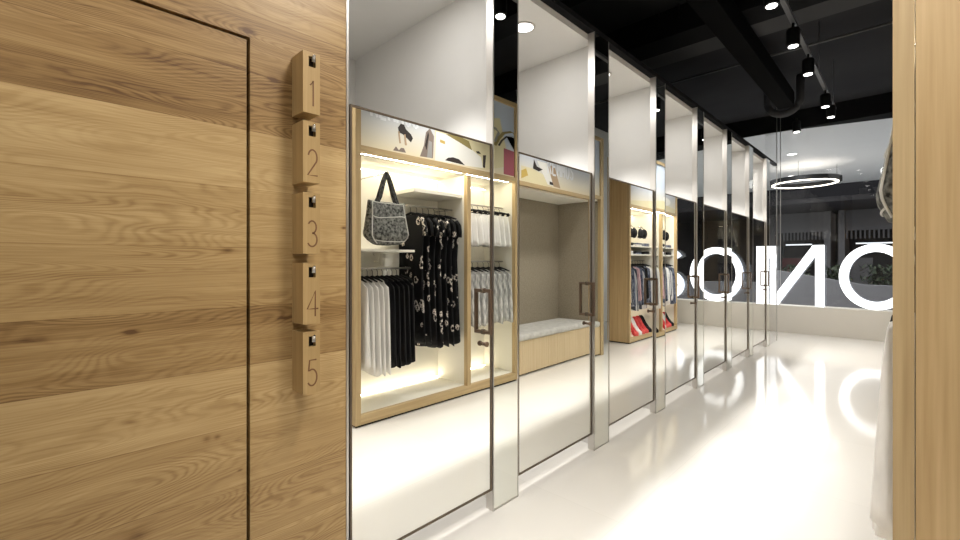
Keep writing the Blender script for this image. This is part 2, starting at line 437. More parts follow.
b = NB(); BX(b, -1.006, -1.0, 5.2225, 5.5745, FZ+.0005, TOPZ-.0005); gl = struct('window_3', b, M['glass2'])
b = NB(); BX(b, -1.007, -.999, 5.5750, 5.5790, FZ, CZ); struct('trim_12', b, M['steel'])
b = NB(); BX(b, -1.006, -1.0, 5.05, 5.5745, TOPZ+.0245, CZ-.001); struct('window_4', b, M['glass2'])
DT, DB = .394, -.763
spans = [(.569, PR[0][0])] + [(PR[i][1], PR[i+1][0]) for i in range(6)]
for i, (y0, y1) in enumerate(spans):
    a0, a1 = y0+.003, y1-.003
    O = P(-1.012, a0, 0)                                 # hinge
    def D_(bm): bmesh.ops.translate(bm, verts=bm.verts, vec=-O); return bm
    b = NB()                                             # slim metal frame
    BX(b, -1.020, -1.0, a0, a0+.005, DB, DT); BX(b, -1.020, -1.0, a1-.007, a1, DB, DT)
    BX(b, -1.020, -1.0, a0+.005, a1-.007, DB, DB+.006); BX(b, -1.020, -1.0, a0+.005, a1-.007, DT-.005, DT)
    BX(b, -1.020, -1.006, a0+.005, a1-.007, DB+.006, DT-.005)
    dr = struct('door_%d' % (i+2), D_(b), M['bronze_dark']); dr.location = O
    b = NB(); BX(b, -1.0059, -1.0022, a0+.0052, a1-.0072, DB+.0062, DT-.0052)
    obj('mirror_panel', D_(b), M['mirror'], dr)
    hy = y1-.044; x0 = -1.002; x1 = -.966; z0, z1 = -.234, -.088; w = .0055
    b = NB()
    BX(b, x1-w*1.6, x1, hy-w, hy+w, z0, z1)
    for zz in (z0, z1-2*w): BX(b, x0, x1-w*1.6, hy-w, hy+w, zz, zz+2*w)
    obj('door_handle', D_(b), M['bronze'], dr)
    for zz in (z0+w, z1-w):
        b = NB(); tube(b, [P(x0, hy, zz), P(x0+.006, hy, zz)], .014, 14); obj('handle_rosette', D_(b), M['bronze_dark'], dr)
    b = NB(); tube(b, [P(x0, hy, -.268), P(x0+.012, hy, -.268)], .009, 14); tube(b, [P(x0+.0122, hy, -.268), P(x0+.018, hy, -.268)], .014, 14)
    obj('lock_knob', D_(b), M['bronze'], dr)
    if i: dr.rotation_euler = (0, 0, .0145 if i == 1 else .0100)
    # downlight of the cubicle
    yc = (y0+y1)/2-.02 if i else .83
    r = .075*1.0
    cp = P(-1.165, yc, CEI)
    t = thing('recessed_downlight', 'round downlight in the cubicle ceiling behind mirror door ' + ordinal[i], 'ceiling light', (cp.x, cp.y, cp.z), 'recessed downlights in the fitting cubicles')
    b = NB(); tube(b, [(0, 0, -.006), (0, 0, -.001)], .066, 28); obj('lens', b, M['lampsoft'], t)
    b = NB(); ring = [((.068)*math.cos(2*PI*q/28), (.068)*math.sin(2*PI*q/28)) for q in range(28)]
    stroke(b, ring, .014, 2, -.008, -.0005, True); obj('trim_ring', b, M['steel_pale'], t)
    sp = bpy.data.lights.new('downlight_spot', 'SPOT'); sp.energy = 190 if i else 150; sp.spot_size = math.radians(78); sp.spot_blend = .62
    sp.shadow_soft_size = .05; sp.color = (1, .985, .96)
    lo = bpy.data.objects.new('downlight_lamp', sp); COL.objects.link(lo); lo.location = (cp.x, cp.y, cp.z-.02)
    pl = bpy.data.lights.new('downlight_glow', 'AREA'); pl.shape = 'DISK'; pl.size = .14; pl.energy = 4; pl.color = (1, .985, .96)
    lo = bpy.data.objects.new('downlight_diffuse', pl); COL.objects.link(lo); lo.location = (cp.x, cp.y, cp.z-.012)

# ------------------------------------------------------------------ number blocks on the oak wall
def arc(cx, cy, rx, ry, a0, a1, n=14):
    return [(cx+rx*math.cos(math.radians(a0+(a1-a0)*i/n)), cy+ry*math.sin(math.radians(a0+(a1-a0)*i/n))) for i in range(n+1)]
DIG = {1: [[(.30, .80), (.55, 1.0), (.55, 0)]],
       2: [arc(.5, .70, .36, .30, 165, -30) + [(.10, 0), (.92, 0)]],
       3: [arc(.46, .755, .34, .245, 150, -90), arc(.46, .27, .40, .27, 88, -150)],
       4: [[(.72, 0), (.72, 1.0), (.06, .30), (.98, .30)]],
       5: [[(.82, 1.0), (.26, 1.0), (.17, .58)] + arc(.45, .32, .40, .32, 118, -145)]}
BY0, BY1, BX1 = .4267, .4651, -.944
tops = [.461, .3085, .152, -.002, -.154]
for i, zt in enumerate(tops):
    zb = zt-.134
    base = P(-1.0, (BY0+BY1)/2, zb)
    word = ['one, top of the column', 'two, below block one', 'three, middle of the column', 'four, above block five', 'five, bottom of the column'][i]
    t = thing('number_block', 'oak block on the plank wall engraved with the number ' + word, 'number tag', base, 'numbered oak blocks on the plank wall')
    w = (BY1-BY0)*D; dp = (BX1+1.0)*D; h = (zt-zb)*D
    b = NB()
    sy0, sy1, sz0, sz1 = -w*.17, w*.24, h*.76, h*.93      # the little square socket near the top
    # front plate split around the socket, solid behind
    box(b, (.0005, -w/2, 0), (dp-.022, w/2, h))
    for (a, c, e, f) in ((-w/2, sy0, 0, h), (sy1, w/2, 0, h), (sy0, sy1, 0, sz0), (sy0, sy1, sz1, h)):
        box(b, (dp-.022, a, e), (dp, c, f))
    bmesh.ops.remove_doubles(b, verts=b.verts, dist=1e-5)
    obj('block', b, M['oak_block'], t)
    b = NB(); box(b, (dp-.0219, sy0+.0002, sz0+.0002), (dp-.019, sy1-.0002, sz1-.0002)); obj('socket', b, M['groove'], t)  # near-black plate: the shade inside the hole is put into its colour
    b = NB()                                             # chrome hook in the socket
    tube(b, [(dp-.019, (sy0+sy1)/2+.003, sz1-.010), (dp+.004, (sy0+sy1)/2+.003, sz1-.006), (dp+.012, (sy0+sy1)/2+.003, sz1+.004)], .0042, 10)
    box(b, (dp+.002, (sy0+sy1)/2-.003, sz1-.020), (dp+.007, (sy0+sy1)/2+.009, sz1+.002))
    obj('hook', b, M['chrome'], t, bevel=.001)
    b = NB(); hh = h*.42; ww = w*.72
    for st in DIG[i+1]:
        stroke(b, [(-ww*.42+p[0]*ww, h*.12+p[1]*hh) for p in st], .0056, 0, dp-.0005, dp+.0004)
    obj('number', b, M['engrave'], t)

# ------------------------------------------------------------------ right side: display cabinets
XF = -.0212; XB = .290          # front plane and back of the cabinets
FT = .030                      # frame thickness
RZ = .590                      # underside of photo band
TPZ = 1.11                     # top of the whole unit
CF = -.775                     # inside floor of a cabinet

def cabinet(name, label, y0, y1, dividers, group=None):
    t = thing(name, label, 'cabinet', P(XF+.15, (y0+y1)/2, FZ), group)
    b = NB(); BX(b, XF+FT+.0015, XB, y0, y0+.020, FZ+.012, TPZ); part_in('side_panel', b, M['oak_side'], t)
    b = NB(); BX(b, XF+FT+.0015, XB, y1-.020, y1, FZ+.012, TPZ); part_in('side_panel', b, M['oak_side'], t)
    b = NB()                                               # front frame
    BX(b, XF, XF+FT, y0-.000, y0+.030, FZ+.012, TPZ); part_in('frame_post', b, M['oak_pale'], t)
    b = NB(); BX(b, XF, XF+FT, y1-.030, y1+.000, FZ+.012, TPZ); part_in('frame_post', b, M['oak_pale'], t)
    for za, zb_ in ((FZ+.012, CF), (RZ-.030, RZ), (TPZ-.03, TPZ)):
        b = NB(); BX(b, XF, XF+FT, y0+.030, y1-.030, za, zb_); part_in('frame_rail', b, M['oak_rail'], t)
    for d in dividers:
        b = NB(); BX(b, XF, XF+FT, d-.015, d+.015, CF, RZ-.045); part_in('divider_post', b, M['oak_pale'], t)
        b = NB(); BX(b, XF+FT, XB-.02, d-.010, d+.010, CF+.001, RZ-.045); part_in('divider_panel', b, M['white_cab'], t)
    b = NB(); BX(b, XB-.015, XB, y0+.0205, y1-.0205, CF, TPZ); part_in('back_panel', b, M['white_cab'], t)
    b = NB(); BX(b, XF+FT+.001, XB-.0155, y0+.0205, y1-.0205, CF-.02, CF); part_in('bottom_panel', b, M['white_cab'], t)
    b = NB(); BX(b, XF+FT+.001, XB-.0155, y0+.0205, y1-.0205, RZ-.02, RZ); part_in('top_panel', b, M['white_cab'], t)
    b = NB(); BX(b, XF+FT+.001, XB-.0155, y0+.0205, y0+.0255, CF+.001, RZ-.021); part_in('lining', b, M['white_cab'], t)
    b = NB(); BX(b, XF+FT+.001, XB-.0155, y1-.0255, y1-.0205, CF+.001, RZ-.021)
    part_in('lining', b, M['white_cab'], t)
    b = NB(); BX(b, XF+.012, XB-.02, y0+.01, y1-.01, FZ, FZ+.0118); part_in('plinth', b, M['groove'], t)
    # light strips: top back and bottom back of every bay
    ys = [y0+.03] + list(dividers) + [y1-.03]
    for a, c in zip(ys[:-1], ys[1:]):
        b = NB(); BX(b, XB-.035, XB-.0265, a+.02, c-.02, CF+.004, CF+.012); part_in('light_strip', b, M['led'], t)
        b = NB(); BX(b, XB-.035, XB-.0265, a+.02, c-.02, RZ-.058, RZ-.050); part_in('light_strip', b, M['led'], t)
        for zz, rot in ((CF+.016, PI), (RZ-.062, 0)):
            al = bpy.data.lights.new('cabinet_led', 'AREA'); al.shape = 'RECTANGLE'; al.size = .012; al.size_y = (c-a-.04)*D
            al.energy = 1.3*(c-a)*D; al.color = (1, .91, .74)
            lo = bpy.data.objects.new('cabinet_led', al); COL.objects.link(lo)
            lo.location = P(XB-.05, (a+c)/2, zz); lo.rotation_euler = (rot, 0, 0)
        # added lamp behind the head rail, no strip there, brightens the clothes
        al = bpy.data.lights.new('cabinet_front_fill', 'AREA'); al.shape = 'RECTANGLE'; al.size = .012; al.size_y = (c-a-.04)*D
        al.energy = 3.2*(c-a)*D; al.color = (1, .91, .74)
        lo = bpy.data.objects.new('cabinet_front_fill', al); COL.objects.link(lo); lo.location = P(XF+FT+.02, (a+c)/2, RZ-.03)
    return t

Y0, YD, Y1 = 1.1637, 1.959, 2.435
cab1 = cabinet('display_cabinet', 'tall oak framed open display cabinet with handbag, shirts and floral dresses, beside the bench alcove', Y0, Y1, [YD])
cab3 = cabinet('display_cabinet', 'tall oak framed display cabinet packed with mixed clothes near the shop window', 4.313, 5.64, [4.98])

# ---------------- bench alcove between
AY0, AY1 = 2.4375, 3.655
t = thing('bench_alcove', 'linen lined seating alcove with oak frame between the two display cabinets', 'alcove', P(.15, (AY0+AY1)/2, FZ))
b = NB(); BX(b, .325, .345, AY0, AY1, FZ, RZ-.0); part_in('back_panel', b, M['linen'], t)
b = NB(); BX(b, XF+FT+.001, .3245, AY1-.055, AY1-.0121, FZ, RZ-.045); part_in('side_lining', b, M['linen'], t)
b = NB(); BX(b, XF+FT+.001, .3245, AY0, AY0+.012, FZ, RZ-.045); part_in('side_lining', b, M['linen'], t)
b = NB(); BX(b, XF, XF+FT, AY1-.050, AY1, FZ, TPZ); part_in('frame_post', b, M['oak_pale'], t)
b = NB(); BX(b, XF+FT+.001, .345, AY1-.0118, AY1, FZ, TPZ); part_in('side_panel', b, M['oak_side'], t)
b = NB(); BX(b, XF, XF+FT, AY0+.002, AY1-.0505, RZ-.03, RZ); part_in('frame_rail', b, M['oak_rail'], t)
b = NB(); BX(b, XF, XF+FT, AY0+.002, AY1-.0505, TPZ-.03, TPZ); part_in('frame_rail', b, M['oak_rail'], t)
b = NB(); BX(b, XF+FT+.001, .3245, AY0+.001, AY1-.0555, RZ-.0445, RZ-.001); part_in('soffit', b, M['white_cab'], t)

by0, by1 = AY0+.013, AY1-.056
zb = -.580
t = thing('bench', 'built in pale wooden bench with fluted front and grey cushion inside the linen alcove', 'bench', P(.1, (by0+by1)/2, FZ))
b = NB(); BX(b, XF+.02, .322, by0, by1, FZ+.014, zb)
part_in('base', b, M['bench_wood'], t)
b = NB(); nfl = 44
for q in range(nfl):
    a = by0+(by1-by0)*q/nfl; c = by0+(by1-by0)*(q+1)/nfl
    BX(b, XF+.006, XF+.0199, a+.0012, c-.0012, FZ+.014, zb)
part_in('fluted_front', b, M['bench_wood'], t)
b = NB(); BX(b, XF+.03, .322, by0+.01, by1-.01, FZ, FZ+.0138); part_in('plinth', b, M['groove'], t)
b = NB(); BX(b, XF-.004, .3215, by0+.002, by1-.002, zb+.0003, zb+.052); part_in('cushion', b, M['cushion'], t, bevel=.03)

# ---------------- photo banners above
def sky_mat(name, zlo, zhi, clo, chi):
    m = principled(name, clo, .5, spec=.2)
    nt = m.node_tree; n = nt.nodes; l = nt.links
    tc = n.new('ShaderNodeTexCoord'); sp = n.new('ShaderNodeSeparateXYZ'); l.new(tc.outputs['Object'], sp.inputs[0])
    mr = n.new('ShaderNodeMapRange'); mr.inputs['From Min'].default_value = zlo; mr.inputs['From Max'].default_value = zhi
    l.new(sp.outputs['Z'], mr.inputs['Value'])
    r = n.new('ShaderNodeValToRGB'); r.color_ramp.elements[0].color = (*clo, 1); r.color_ramp.elements[1].color = (*chi, 1)
    l.new(mr.outputs[0], r.inputs[0]); l.new(r.outputs[0], n['Principled BSDF'].inputs['Base Color'])
    return m
HB = TPZ-.03-RZ
skym = sky_mat('beach_sky_print', 0, HB*.5*D, lin(238, 226, 196), lin(196, 206, 224))
pc = {k: principled('print_'+k, lin(*v), .5, spec=.2) for k, v in dict(white=(242, 240, 234), cream=(226, 216, 178), dark=(58, 52, 50), taupe=(138, 124, 116),
      olive=(150, 136, 88), pink=(172, 96, 108), mustard=(206, 176, 96), grey=(160, 158, 156), sand=(186, 160, 130), text=(238, 240, 244)).items()}
PK = list(pc)
def banner(name, label, y0, y1, shapes):
    o0 = P(XF+.012, y0, RZ)
    b = NB(); BX(b, XF+.012, XF+.020, y0, y1, RZ+.0005, TPZ-.0305)
    bmesh.ops.translate(b, verts=b.verts, vec=-o0)
    for k, (c, pts, lay) in enumerate(shapes):            # pts: (u in units along Y from y0, v above RZ)
        mi = 1+PK.index(c); x = -.0006*(lay+1)
        poly = [(max(.0, min(u, y1-y0))*D, max(.0008, min(v, HB-.001))*D) for u, v in pts]
        vs = [b.verts.new((x, p[0], p[1])) for p in poly]
        f = b.faces.new(vs); f.material_index = mi
        vs2 = [b.verts.new((-.0001, p[0], p[1])) for p in poly]
        for i in range(len(vs)):
            j = (i+1) % len(vs); b.faces.new((vs[i], vs2[i], vs2[j], vs[j])).material_index = mi
    o = obj(name, b, [skym]+[pc[k] for k in PK]); o.location = o0
    return tag(o, label, 'photo banner')
def ell(cu, cv, ru, rv, a0=0, a1=360, n=20):
    return [(cu+ru*math.cos(math.radians(a0+(a1-a0)*i/n)), cv+rv*math.sin(math.radians(a0+(a1-a0)*i/n))) for i in range(n+(0 if a1-a0 == 360 else 1))]
def bar(u0, v0, u1, v1, w):
    d = Vector((u1-u0, v1-v0)).normalized(); n_ = Vector((-d.y, d.x))*w/2
    return [(u0+n_.x, v0+n_.y), (u1+n_.x, v1+n_.y), (u1-n_.x, v1-n_.y), (u0-n_.x, v0-n_.y)]
def yv(px, xv=-1.985):
    r = (px-480)/444.0; return -xv*(.7199+.6941*r)/(.6941-.7199*r)
def zv(px, py, xv=-1.985):
    y = yv(px, xv); return (262-py)/444.0*(-xv*.6941+.7199*y)
def S_(c, pts, lay=0, y0=Y0+.03):
    """polygon from points measured in the mirror view"""
    return (c, [(yv(px)-y0, zv(px, py)-RZ) for px, py in pts], lay)
shp = []
shp += [S_('dark', [(399, 127), (402, 123), (405, 124), (407, 129), (412, 134), (414, 138), (412, 142), (408, 138), (404, 134), (400, 132)], 1)]
shp += [S_('sand', [(399, 131), (400.5, 131), (402, 143), (400.5, 143)], 2), S_('sand', [(405, 134), (406.5, 134), (408, 145), (406, 145)], 2)]
shp += [S_('taupe', [(394, 150), (397, 146), (400, 150), (402, 147.5), (405, 148), (407, 152.5)], 1)]
shp += [S_('taupe', [(421, 156), (425, 145), (427, 132), (431, 128), (435, 136), (434, 158)], 1), S_('grey', [(428, 157), (430, 140), (433, 142), (433, 158)], 2)]
shp += [S_('dark', [(426, 145), (429, 131), (430, 135), (427.5, 150)], 3)]
shp += [S_('cream', [(436, 118), (500, 118), (510, 166), (486, 170), (436, 158)], 0)]
shp += [S_('white', [(436, 160), (437, 131), (447, 134), (458, 139), (470, 147), (482, 157), (484, 168), (470, 166), (464, 165)], 1)]
shp += [S_('dark', [(446, 160), (449, 157.5), (454, 157), (460, 159), (466, 165)], 2)]
shp += [S_('olive', [(447, 134), (455, 133), (470, 141), (473, 150), (462, 143)], 2), S_('mustard', [(441, 139), (446, 141), (446, 144), (441, 142)], 2)]
shp += [S_('dark', [(484, 155), (487, 155), (486, 168), (484, 167)], 3), S_('dark', [(477, 151), (480, 151), (482, 154), (478, 153)], 3)]
shp += [S_('pink', [(504, 148), (522, 154), (522, 178), (504, 174)], 3)]
def archpoly(p, w):
    L = [(x-w/2, y) for x, y in p]; 
    return L+[(x+w/2, y+w*.6) for x, y in p[::-1]]
shp += [S_('olive', archpoly([(495, 144), (499, 137), (504, 132), (512, 131), (518, 135), (522, 142)], 3.0), 4)]
shp += [S_('dark', archpoly([(499, 145), (502, 140), (507, 136), (513, 137), (515, 141), (515, 150)], 1.6), 5)]
shp += [S_('grey', archpoly([(489, 124), (495, 126), (499, 132), (495, 141)], 2.2), 4)]
Z0b = AY0+.0025
def S2(c, pts, lay=0): return S_(c, [(p[0]+10, p[1]) for p in pts], lay, Z0b)
shp1 = shp
shp = [S2('cream', [(519, 165), (530, 168), (545, 176), (551, 187), (519, 181)], 0), S2('mustard', [(519, 170), (524, 168), (526, 175), (519, 178)], 1),
       S2('white', [(535, 160), (546, 163), (552, 186), (546, 184)], 1), S2('dark', [(532, 159), (535, 166), (541, 169), (537, 171), (531, 168)], 2),
       S2('sand', [(546, 164), (553, 166), (559, 188), (552, 186)], 2), S2('dark', [(548, 181), (551, 182), (552, 185), (548, 184)], 3)]
def txt(u0, v0, h, w):                   # white lettering cut off by the door top in the reflection
    out = []; x = u0
    G = {'S': [[(.95, .85), (.6, 1), (.2, .95), (.05, .75), (.3, .55), (.75, .45), (.95, .25), (.7, .02), (.3, 0), (.05, .15)]],
         'U': [[(.05, 1), (.05, .3), (.3, 0), (.7, 0), (.95, .3), (.95, 1)]], 'M': [[(.05, 0), (.05, 1), (.5, .3), (.95, 1), (.95, 0)]],
         'E': [[(.95, 1), (.05, 1), (.05, 0), (.95, 0)], [(.05, .5), (.8, .5)]], 'R': [[(.05, 0), (.05, 1), (.7, 1), (.95, .75), (.7, .5), (.05, .5)], [(.5, .5), (.95, 0)]]}
    for ch in 'SUMMER':
        for st in G[ch]:
            for p, q in zip(st[:-1], st[1:]):
                out.append(('text', bar(x+w-p[0]*w, v0+p[1]*h, x+w-q[0]*w, v0+q[1]*h, .016), 4))
        x += w*1.35
    return out
def txt_fwd(u0, v0, h, w):               # reads correctly for someone facing the banner
    s = txt(0, v0, h, w); tot = w*1.35*6
    return [(c, [(u0+tot-(u), v) for u, v in pts], l) for c, pts, l in s]
shp2 = shp
shp += txt_fwd(.46, .108, .13, .050)
shp1 += txt_fwd(.05, .165, .12, .040)
banner('photo_banner', 'large beach photo with white car, surfboard and people above the first cabinet', Y0+.0305, Y1-.0305, shp1)
banner('photo_banner', 'wide beach photo with pale lettering above the bench alcove', AY0+.0025, AY1-.051, shp)
banner('photo_banner', 'plain hazy sky photo above the cabinet near the shop window', 4.3435, 5.6095,
       [('cream', [(0, 0), (1.3, 0), (1.3, .05), (.7, .10), (0, .04)], 0), ('white', ell(.9, .12, .2, .05, 0, 360), 1)])

# ---------------- garments
def garment_mesh(prof, L, thick, folds=6, seed=0, hem=.02, nz=16, na=28, sleeves=False):
    """closed cloth body hanging below z=0: half width along X given by prof [(t, w)], thin along Y"""
    rnd = random.Random(seed); ph = rnd.uniform(0, 6.28); b = NB(); rings = []
    def w(t):
        for (t0, w0), (t1, w1) in zip(prof[:-1], prof[1:]):
            if t <= t1: return w0+(w1-w0)*(t-t0)/max(t1-t0, 1e-6)
        return prof[-1][1]
    for i in range(nz+1):
        t = i/nz; tt = t**1.3 if i < nz else 1.0
        z = -L*tt; hw = w(tt); rg = []
        for k in range(na):
            a = 2*PI*k/na; cx, cy = math.cos(a), math.sin(a)
            x = hw*(abs(cx)**.8)*(1 if cx > 0 else -1)
            f = 1+.32*min(1, tt*2.2)*math.sin(folds*a+ph+tt*1.2)
            y = thick/2*(abs(cy)**.7)*(1 if cy > 0 else -1)*(.30+.70*min(1, tt*3.0))*max(.35, f*.72)
            x *= 1+.025*tt*math.sin(3*a+ph*2)
            zz = z-(hem*tt**3*math.sin(2*a+ph))+(.035*(abs(cx)**2)*-1*(1-min(1, tt*6)) if i else -.0*cx)
            rg.append(b.verts.new((x, y, zz)))
        rings.append(rg)
    for i in range(nz):
        for k in range(na):
            b.faces.new((rings[i][k], rings[i+1][k], rings[i+1][(k+1)%na], rings[i][(k+1)%na]))
    b.faces.new(rings[0]); b.faces.new(rings[-1][::-1])
    if sleeves:
        for s in (-1, 1):
            w0 = w(.06)
            tube(b, [(s*(w0-.02), 0, -.045), (s*(w0+.015), 0, -.09), (s*(w0+.03), 0, -.15), (s*(w0+.028), 0, -.21)], [.018, .022, .02, .022], 8)
    bmesh.ops.recalc_face_normals(b, faces=b.faces)
    return b
def hanger_mesh(hw, up, clip=False):
    b = NB()
    tube(b, [(-hw, 0, -.035), (-hw*.5, 0, -.012), (0, 0, .004), (hw*.5, 0, -.012), (hw, 0, -.035)], [.007, .010, .012, .010, .007], 8)
    if clip:
        for s in (-1, 1): box(b, (s*hw*.8-.012, -.009, -.05), (s*hw*.8+.012, .009, -.012))
    r = .013
    pts = [(0, 0, .0), (0, 0, up-2*r+.002)]
    for q in range(8):
        a = -PI/2+PI*1.25*q/7; pts.append((r*math.cos(a), 0, up-r+r*math.sin(a)+.003))
    tube(b, pts, .0022, 6)
    return b
def hang(name, label, cat, group, y, zr, mat, prof, L, thick, xc=.10, seed=0, folds=6, up=.075, tilt=0, clip=False, hw=None, sleeves=False, hangercol='blackmetal'):
    """a garment with its hanger on the rail at height zr"""
    o = thing(name, label, cat, P(xc, y, zr), group)
    top = -up
    b = garment_mesh(prof, L, thick, folds, seed, sleeves=sleeves)
    if clip: bmesh.ops.translate(b, verts=b.verts, vec=(0, 0, top-.045))
    else: bmesh.ops.translate(b, verts=b.verts, vec=(0, 0, top-.012))
    obj('garment_body', b, mat, o, smooth=True)
    b = hanger_mesh(hw or prof[min(2, len(prof)-1)][1]*.9, up, clip)
    bmesh.ops.translate(b, verts=b.verts, vec=(0, 0, top)); obj('hanger', b, M[hangercol], o)
    o.rotation_euler = (0, 0, tilt)
    return o
def rail(y0, y1, z, cab, xc=.10, r=.0085):
    b = NB(); tube(b, [P(xc, y0, z), P(xc, y1, z)], r, 12)
    for y in (y0+.012, y1-.012):
        tube(b, [P(xc, y, z), P(XB-.016, y, z)], .006, 8)
    return part_in('clothes_rail', b, M['steel'], cab)

SHIRT = [(0, .07), (.02, .13), (.06, .185), (.3, .195), (1, .215)]
TANK = [(0, .08), (.02, .11), (.06, .17), (.3, .185), (1, .21)]
DRESS = [(0, .07), (.012, .12), (.03, .185), (.12, .205), (.35, .175), (1, .22)]
SHORT = [(0, .13), (.05, .135), (1, .175)]
pos = ['first', 'second', 'third', 'fourth', 'fifth', 'sixth', 'seventh', 'eighth', 'ninth']
# bay one, front left: white shirts then black tops below the glass shelf
zr = -.035
rail(1.19, 1.575, zr, cab1, .075)
for i in range(5):
    hang('hanging_shirt', 'white sleeveless top under the handbag, ' + ['first in the row by the cabinet side', 'second in the row', 'middle of five', 'fourth in the row', 'last in the row beside the black tops'][i],
         'shirt', 'white tops below the handbag', 1.225+.032*i, zr, M['white_cloth'], TANK, ((.73) if i == 0 else .77 if i == 1 else .80), .044, xc=.075, seed=i, folds=7, sleeves=False)
for i in range(5):
    hang('hanging_shirt', 'long black top on black hanger, ' + ['next to the white tops', 'second after the white tops', 'middle of the five black ones', 'fourth after the white tops', 'last, next to the floral dresses'][i],
         'shirt', 'black tops beside the white tops', 1.390+.032*i, zr, M['black_cloth'], SHIRT, .76, .044, xc=.085, seed=20+i, folds=8)
# bay one, right: floral dresses under a deep shelf
zr2 = .335
rail(1.585, 1.945, zr2, cab1, .125)
for i in range(7):
    hang('hanging_dress', 'long black floral dress on black hanger, ' + ['nearest the handbag', 'second from the handbag', 'third from the handbag', 'middle of the row', 'fifth from the handbag', 'second from the oak divider', 'next to the oak divider'][i],
         'dress', 'black floral dresses', 1.615+.0455*i, zr2, M['floral'], DRESS, 1.27-(.0 if i > 1 else .06), .060, xc=.125, seed=40+i, folds=7, sleeves=True)
# shelf over the dresses
b = NB(); BX(b, .03, XB-.0152, 1.57, 1.948, .405, .425); part_in('shelf', b, M['white_cab'], cab1, bevel=.002)
b = NB(); BX(b, -.005, XB-.0152, 1.1895, 1.545, .055, .068); part_in('shelf', b, M['white_cab'], cab1, bevel=.002)
b = NB(); tube(b, [P(XB-.016, 1.46, .05), P(XB-.03, 1.46, .05)], .02, 12); tube(b, [P(.20, 1.46, .054), P(.20, 1.46, .01), P(.20, 1.46, -.02)], [.012, .022, .018], 12); tube(b, [P(.20, 1.46, .0), P(XB-.0155, 1.46, .0)], .008, 8)
part_in('shelf_bracket', b, M['white_cab'], cab1)
# handbag on a front rod
b = NB(); tube(b, [P(XB-.016, 1.36, .475), P(.0, 1.36, .475), P(-.008, 1.36, .484)], .006, 8)
part_in('display_arm', b, M['chrome'], cab1)
def handbag():
    c = P(.000, 1.36, .10)
    t = thing('handbag', 'grey tapestry handbag with pale piping and short dark strap, hanging in the first cabinet', 'handbag', c)
    b = NB(); wy, dx, h = .215, .085, .34; n = 28; rings = []
    for i in range(13):
        s = i/12; z = h*s
        ww = wy*(.62+.38*math.sin(min(1, s*4.2)*PI/2))*(1.04-.20*s)
        dd = dx*(.6+.4*math.sin(min(1, s*4)*PI/2))*(1-.62*max(0, s-.25)/.75)
        rg = []
        for k in range(n):
            a = 2*PI*k/n; cx, cy = math.cos(a), math.sin(a)
            sag = .018*math.cos(cy*PI*.5)*(-1)*(1-s)
            rg.append(b.verts.new((dd*math.copysign(abs(cx)**.6, cx), ww*math.copysign(abs(cy)**.6, cy), z+sag*1.0+ (.02*abs(cy)**3 if s > .9 else 0))))
        rings.append(rg)
    for i in range(12):
        for k in range(n): b.faces.new((rings[i][k], rings[i][(k+1)%n], rings[i+1][(k+1)%n], rings[i+1][k]))
    b.faces.new(rings[0][::-1]); b.faces.new(rings[-1])
    pr = [[v.co.copy() for v in rg] for rg in rings]
    obj('bag_body', b, M['bag'], t, smooth=True)
    # piping: front outline and pocket edge
    b = NB()
    for kk in (n//2-4, n//2+4):
        tube(b, [pr[i][kk % n]+Vector((-.002, 0, 0)) for i in range(13)], .005, 6)
    tube(b, [pr[8][k % n]+Vector((-.003, 0, .012*math.sin((k-10)*.8))) for k in range(n//2-4, n//2+5)], .005, 6)
    tube(b, [pr[12][k % n]+Vector((-.002, 0, 0)) for k in range(n//2-4, n//2+5)], .004, 6)
    tube(b, [pr[1][k % n]+Vector((-.002, 0, 0)) for k in range(n//2-4, n//2+5)], .004, 6)
    obj('piping', b, M['piping'], t)
    top = (.475-.10)*D
    for s in (-1, 1):
        b = NB(); pts = [(s*.018, -.13, .29), (s*.016, -.075, h+.05), (s*.010, -.030, top-.07), (s*.006, 0, top+.006), (s*.010, .034, top-.07), (s*.016, .085, h+.05), (s*.018, .13, .29)]
        V = [(b.verts.new((p[0]-.006, p[1]-.016, p[2])), b.verts.new((p[0]-.006, p[1]+.016, p[2])), b.verts.new((p[0]+.006, p[1]+.016, p[2])), b.verts.new((p[0]+.006, p[1]-.016, p[2]))) for p in pts]
        for q in range(len(V)-1):
            for e in range(4): b.faces.new((V[q][e], V[q][(e+1)%4], V[q+1][(e+1)%4], V[q+1][e]))
        b.faces.new(V[0]); b.faces.new(V[-1]); bmesh.ops.recalc_face_normals(b, faces=b.faces)
        obj('strap', b, M['bagdark'], t)
    t.rotation_euler = (0, .0, .0)
handbag()
# bay two: white shorts above, mottled tops below
zr3 = .385
rail(1.971, 2.408, zr3, cab1)
for i in range(8):
    hang('hanging_shorts', 'white shorts on black clip hanger, ' + ['next to the oak divider', 'second from the divider', 'third from the divider', 'fourth from the divider', 'fourth from the alcove side', 'third from the alcove side', 'second from the alcove side', 'nearest the bench alcove'][i],
         'shorts', 'white shorts on the upper rail', 2.003+.053*i, zr3, M['white_cloth'], SHORT, .33, .060, xc=.10, seed=60+i, folds=4, clip=True, up=.06)
zr4 = .005
rail(1.971, 2.408, zr4, cab1)
for i in range(8):
    hang('hanging_shirt', 'mottled grey top on black hanger, ' + ['next to the oak divider', 'second from the divider', 'third from the divider', 'fourth from the divider', 'fourth from the alcove side', 'third from the alcove side', 'second from the alcove side', 'nearest the bench alcove'][i],
         'shirt', 'mottled grey tops on the lower rail', 2.003+.053*i, zr4, M['greycloth'], TANK, .58, .070, xc=.10, seed=80+i, folds=7)
